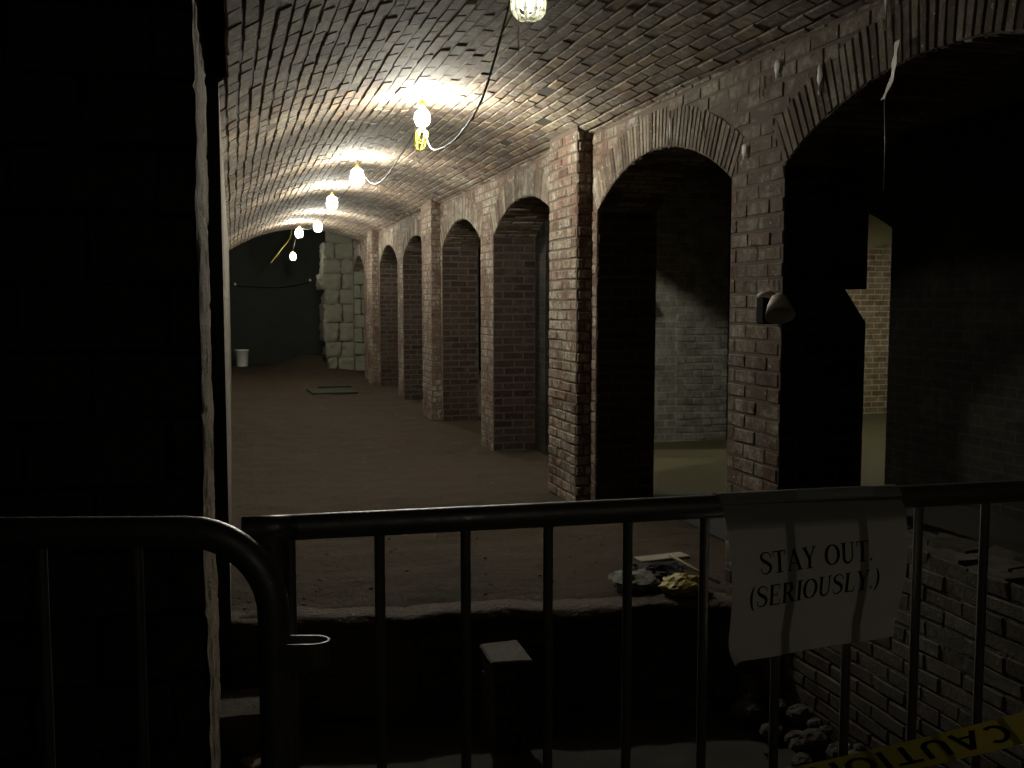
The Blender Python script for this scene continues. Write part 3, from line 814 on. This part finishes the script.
# block letters for the tape
b = .15
GB = {
 'C': (.72, [(arc(.37,.5,.26,.41,50,310), b)]),
 'A': (.78, [([(.38,.98),(.10,.02)], b), ([(.38,.98),(.66,.02)], b), ([(.2,.3),(.56,.3)], .12)]),
 'U': (.74, [([(.14,.98),(.14,.34)], b), (arc(.37,.34,.23,.26,180,360), b), ([(.6,.34),(.6,.98)], b)]),
 'T': (.70, [([(.35,.0),(.35,.98)], b), ([(.05,.92),(.65,.92)], b)]),
 'I': (.34, [([(.17,0),(.17,.98)], b)]),
 'O': (.78, [(arc(.38,.5,.27,.41,0,360,24), b)]),
 'N': (.78, [([(.14,0),(.14,.98)], b), ([(.14,.95),(.62,.05)], b), ([(.62,0),(.62,.98)], b)]),
 ' ': (.4, []),
}
def letters(mb, text, glyphs, f, r=.5):
    """f(x, y) maps text units to a point; returns the width"""
    x0 = 0
    for ch in text:
        w, strokes = glyphs[ch]
        for pts, wd in strokes:
            wd = wd if isinstance(wd, (list, tuple)) else [wd]*len(pts)
            # resample straight strokes so they follow the sheet
            if len(pts) == 2:
                (ax, ay), (bx, by) = pts; pts = [(ax+(bx-ax)*k/6, ay+(by-ay)*k/6) for k in range(7)]; wd = [wd[0]]*7
            L_, R_ = [], []
            for i, (px, py) in enumerate(pts):
                ax, ay = pts[max(i-1, 0)]; bx, by = pts[min(i+1, len(pts)-1)]
                dx, dy = bx-ax, by-ay; ln = math.hypot(dx, dy) or 1; nx_, ny_ = -dy/ln*wd[i]/2, dx/ln*wd[i]/2
                L_.append(f(x0+px+nx_, py+ny_)); R_.append(f(x0+px-nx_, py-ny_))
            for i in range(len(pts)-1): mb.face([L_[i], L_[i+1], R_[i+1], R_[i]], r)
        x0 += w
    return x0
def width(text, g): return sum(g[c][0] for c in text)

# ------------------------------------------------------------------ the sign
TL, TR = Vector((.800, 1.530, 1.113)), Vector((1.150, 1.515, 1.108))
BL, BR = Vector((.815, 1.522, .828)), Vector((1.140, 1.512, .846))
def sheet(s, t, d=0):
    p = (TL*(1-s) + TR*s)*(1-t) + (BL*(1-s) + BR*s)*t
    p = p + Vector((0, -.024*math.sin(PI*min(1, t*1.15)) -.004*math.sin(PI*s*1.3 + .4)*t - .004*math.sin(s*9)*t*t, 0))
    c = max(0, (1-s)*1.0 + t - 1.90) # curled corner at bottom left
    p = p + Vector((0, -c*c*2.0, 0))
    if t < .14: # bends back over the rail
        k = 1 - t/.14; p = p + Vector((0, .013*k*k, -.004*k))
    return p + Vector((0, -d, 0))
mb = MB(); mb.grid(lambda i, j: sheet(i, j), 36, 36)
# part of the sheet folded over the top of the rail
def over(i, j):
    a = j * PI * .75; y = 1.555 - .044*(TL.x + i*.350 - .772)
    return (TL.x + i*.350, y - .0225*math.cos(a) + .0, 1.095 + .0225*math.sin(a) + .0006)
def over2(i, j):
    p0 = sheet(i, 0); q = Vector(over(i, .12))
    return p0.lerp(q, j)
mb.grid(over2, 20, 2); mb.grid(lambda i, j: over(i, .12 + j*.88), 20, 8)
sign = mb.build('paper_sign', [M['paper']])
tag(sign, 'white sheet of paper reading STAY OUT. (SERIOUSLY.) hung over the right barricade rail', 'sign')
mb = MB()
w1 = width('STAY OUT.', G); w2 = width('(SERIOUSLY.)', G)
letters(mb, 'STAY OUT.', G, lambda x, y: sheet(.150 + x/w1*.65, .455 - .032*x/w1 - y*.135, .0009))
letters(mb, '(SERIOUSLY.)', G, lambda x, y: sheet(.090 + x/w2*.76, .665 - .05*x/w2 - y*.135, .0009))
mb.build('lettering', [M['ink']], sign)
mb = MB()
mb.grid(lambda i, j: (lambda q: (q[0], q[1] - .0008, q[2] + .0012))(over(.42 + .42*i, .15 + .5*j)), 12, 6)
mb.build('tape_strip', [M['whiteplastic']], sign)

# ------------------------------------------------------------------ caution tape
TA, TB = Vector((.80, 1.44, .638)), Vector((1.75, 1.46, .715))
def tape(s, t, d=0):
    p = TA.lerp(TB, s); p.z -= .012*math.sin(PI*s) 
    a = 1.2 + .12*math.sin(s*6 + 1.1)
    across = Vector((-.05, math.sin(a), math.cos(a))).normalized()
    return p + across*(t - .5)*.058 + Vector((0, -math.cos(a), math.sin(a)))*d
mb = MB(); mb.grid(lambda i, j: tape(i, j), 60, 6)
tp = tag(mb.build('caution_tape', [M['tape']]), 'yellow plastic tape with upside down black CAUTION letters across the lower right', 'tape')
mb = MB()
txt = 'CAUTION'
wt = width(txt, GB)
S_END, LEN = .575, .44
letters(mb, txt, GB, lambda x, y: tape(S_END - x/wt*LEN, .84 - y*.66, .001))
mb.build('lettering', [M['ink']], tp)

# ------------------------------------------------------------------ objects
# bucket
t = tag(empty('bucket', (.19, 22.75, 0.0)), 'white plastic bucket on the dirt floor against the far left wall', 'bucket')
mb = MB()
mb.lathe([(.0, .0), (.115, .0), (.12, .01), (.145, .36), (.155, .362), (.155, .385), (.143, .386), (.138, .36), (.11, .02), (0, .02)], 28)
mb.build('pail', [M['whiteplastic']], t)
mb = MB(); mb.tube([(.155*math.cos(a), -.02 - .05*math.sin(a), .37 - .16*math.sin(a)) for a in [PI*k/14 for k in range(15)]], .004, 6)
mb.build('handle', [M['cable']], t)
# brick stub in the sunken floor
mb = MB()
rq = random.Random(51)
z = PIT
c = 0
while z < -.18:
    for a, b in (((1.05, 1.12), (1.13, 1.21)) if c % 2 else ((1.05, 1.16), (1.17, 1.21))):
        mb.bbox((a, 4.05, z), (b, 4.27, z + .068), .006, r=rq.random(), jit=.005, rnd=rq)
    z += .075; c += 1
mb.bbox((1.04, 4.04, z - .005), (1.22, 4.29, z + .03), .008, r=.8, jit=.005, rnd=rq)
tag(mb.build('masonry_stub', [M['pitstone']]), 'short square brick stub standing in the sunken floor before the step', 'brick pier')
mb = MB()
mb.bbox((-.36, -.42, 0), (.34, .42, .03), .006, Matrix.Rotation(.05, 4, 'Z')); mb.bbox((-.18, .55, .01), (.36, .62, .05), .006)
o = mb.build('dark_boards', [M['board']]); o.location = (1.52, 16.1, .0)
tag(o, 'dark boards lying flat on the dirt floor in front of the stone pier', 'boards')
# wire across the end wall
mb = MB()
mb.tube(spline([(.04, 23.7, 1.83), (.6, 23.72, 1.79), (1.2, 23.72, 1.80), (1.78, 23.7, 1.92)]), .012, 6)
for p in ((.08, 23.7, 1.83), (1.76, 23.7, 1.93)): mb.blob(p, .03, .03, .035, 10, 7, .0, 1, mi=1, smooth=True)
tag(mb.build('insulated_wire', [M['cable'], M['whiteplastic']]), 'thin wire between two pale knobs across the dark end wall', 'wire')
# wall fixture on the pier edge
t = tag(empty('wall_lamp', (XR - .01, 3.98, 1.42)), 'small unlit lamp head with a pale hood on the edge of the nearest brick pier', 'lamp fixture')
mb = MB(); mb.bbox((-.085, .10, -.075), (.0, .165, .05), .006); mb.build('junction_box', [M['black']], t)
mb = MB(); mb.blob((-.05, .13, .055), .045, .042, .022, 14, 8, 0, smooth=True); mb.build('box_cap', [M['palemetal']], t)
mb = MB()
T = Matrix.Translation((-.055, .025, .055)) @ Matrix.Rotation(math.radians(-34), 4, 'X') @ Matrix.Rotation(math.radians(12), 4, 'Y')
mb.lathe([(.0, .0), (.02, -.002), (.034, -.015), (.05, -.05), (.066, -.11), (.063, -.11), (.045, -.05), (.0, -.02)], 20, T); mb.build('lamp_hood', [M['palemetal']], t)
# hanging strap from the big arch
mb = MB()
P = spline([(XR - .03, 3.27, 2.41), (XR - .035, 3.275, 2.345), (XR - .02, 3.31, 2.28), (XR - .02, 3.36, 2.215)], 5)
n = len(mb.v)
for k, p in enumerate(P):
    w = .016 + .004*math.sin(k*1.3)
    for dy, dx in ((-w, 0), (w, .006), (w, .010), (-w, .004)): mb.v.append((p.x + dx, p.y + dy, p.z))
for k in range(len(P)-1):
    for q in range(4):
        a = n + k*4 + q; b2 = n + k*4 + (q+1) % 4
        mb.f.append((a, b2, b2+4, a+4)); mb.r.append(.5); mb.m.append(0); mb.sm.append(False)
mb.tube([(XR - .015, 3.35, 2.22), (XR - .01, 3.345, 2.05), (XR - .012, 3.34, 1.87)], .003, 5, mi=1)
tag(mb.build('torn_strap', [M['palemetal'], M['cable']]), 'torn pale strap with a thin wire hanging from the large right arch', 'strap')
# rubbish by the step
def crumple(name, c, rx, ry, rz, mat, seed, label, cat, amp=.35):
    mb = MB(); mb.blob((0, 0, rz*.8), rx, ry, rz, 26, 14, amp, seed, freq=2.3)
    for i, v in enumerate(mb.v):
        k = noise.noise(Vector(v) * 25 + Vector((seed, 0, 0))) * .018
        mb.v[i] = (v[0] + k, v[1] - k, max(0.0, v[2] + k))
    o = mb.build(name, [mat], None); o.location = c; return tag(o, label, cat)
crumple('plastic_sack', (1.93, 4.62, .0), .11, .13, .05, M['rag'], 2, 'pale crumpled plastic sack at the left of the rubbish on the step', 'bag')
crumple('yellow_bag', (2.13, 4.46, .0), .12, .10, .05, M['bag'], 6, 'crumpled yellow plastic bag on the edge of the step', 'bag')
crumple('dark_jacket', (2.08, 4.72, .0), .16, .10, .05, M['cloth'], 9, 'crumpled dark cloth behind the yellow bag', 'cloth')
mb = MB(); mb.bbox((-.15, -.05, 0), (.15, .05, .018), .003, Matrix.Rotation(.12, 4, 'Z')); o = mb.build('wooden_board', [M['wood']]); o.location = (2.22, 4.92, .05)
tag(o, 'short grey board lying behind the crumpled dark cloth', 'board')
mb = MB(); mb.tube([(0, 0, 0), (.05, -.17, -.0), (.11, -.36, .0)], .008, 8); o = mb.build('pale_stick', [M['wood']]); o.location = (2.22, 4.82, .10); o.rotation_euler = (math.radians(10), 0, 0)
tag(o, 'thin pale stick lying aslant beside the yellow bag', 'stick')
# rubble
mb = MB(); rb = random.Random(61)
for k in range(70):
    y = rb.uniform(2.5, 4.25); x = XR - abs(rb.gauss(0, .13)) - .03; s = rb.uniform(.025, .085)
    if x < 2.0: continue
    s *= .75
    z = PIT + max(0, (.28 - (XR - x)) * .8) * rb.random()
    mb.blob((x, y, z + s*.25), s*1.1, s, s*.7, 9, 6, .25, k)
tag(mb.build('rubble', [M['pitstone']]), 'loose stones heaped along the foot of the right wall in the sunken area', 'rubble', kind='stuff')
mb = MB()
for k in range(260):
    y = 4.7 + 15 * rb.random()**1.7; x = rb.uniform(.0, 2.35); s = rb.uniform(.003, .009)
    mb.blob((x, y, fz(x, y) + s*.4), s*1.3, s, s*.8, 5, 4, .5, k)
tag(mb.build('grit', [M['near']]), 'bits of grit scattered over the dirt floor', 'grit', kind='stuff')
mb = MB(); mb.bbox((-.1, -.05, 0), (.1, .05, .06), .006, jit=.004); o = mb.build('loose_brick', [M['near']]); o.location = (.10, 4.12, PIT + .02); o.rotation_euler = (0, 0, .5)
tag(o, 'loose brick on the sunken floor near the left wall', 'brick', 'loose bricks')
mb = MB()
stone_block(mb, -.1, .12, 4.2, 4.5, PIT, -.27, 4.4)
tag(mb.build('footing_stone', [M['pitstone']]), 'rough footing stone against the left wall below the step', 'stone')

# ------------------------------------------------------------------ camera
cam = bpy.data.cameras.new('camera'); co = bpy.data.objects.new('camera', cam); COL.objects.link(co)
cam.sensor_width = 36; cam.lens = 36 * 1000 / 1024; cam.clip_start = .02
th = math.atan(.083); ps = math.asin(.269)
co.location = (0, 0, 1.45); co.rotation_euler = (PI/2 - th, 0, -ps)
scn.camera = co
w = bpy.data.worlds.new('world'); scn.world = w; w.use_nodes = True
w.node_tree.nodes['Background'].inputs[0].default_value = (0, 0, 0, 1)
scn.view_settings.view_transform = 'Standard'; scn.view_settings.look = 'None'
scn.view_settings.gamma = 1; scn.view_settings.exposure = 0
scn.view_settings.use_curve_mapping = False
scn.cycles.max_bounces = 5; scn.cycles.diffuse_bounces = 4
scn.cycles.use_denoising = True
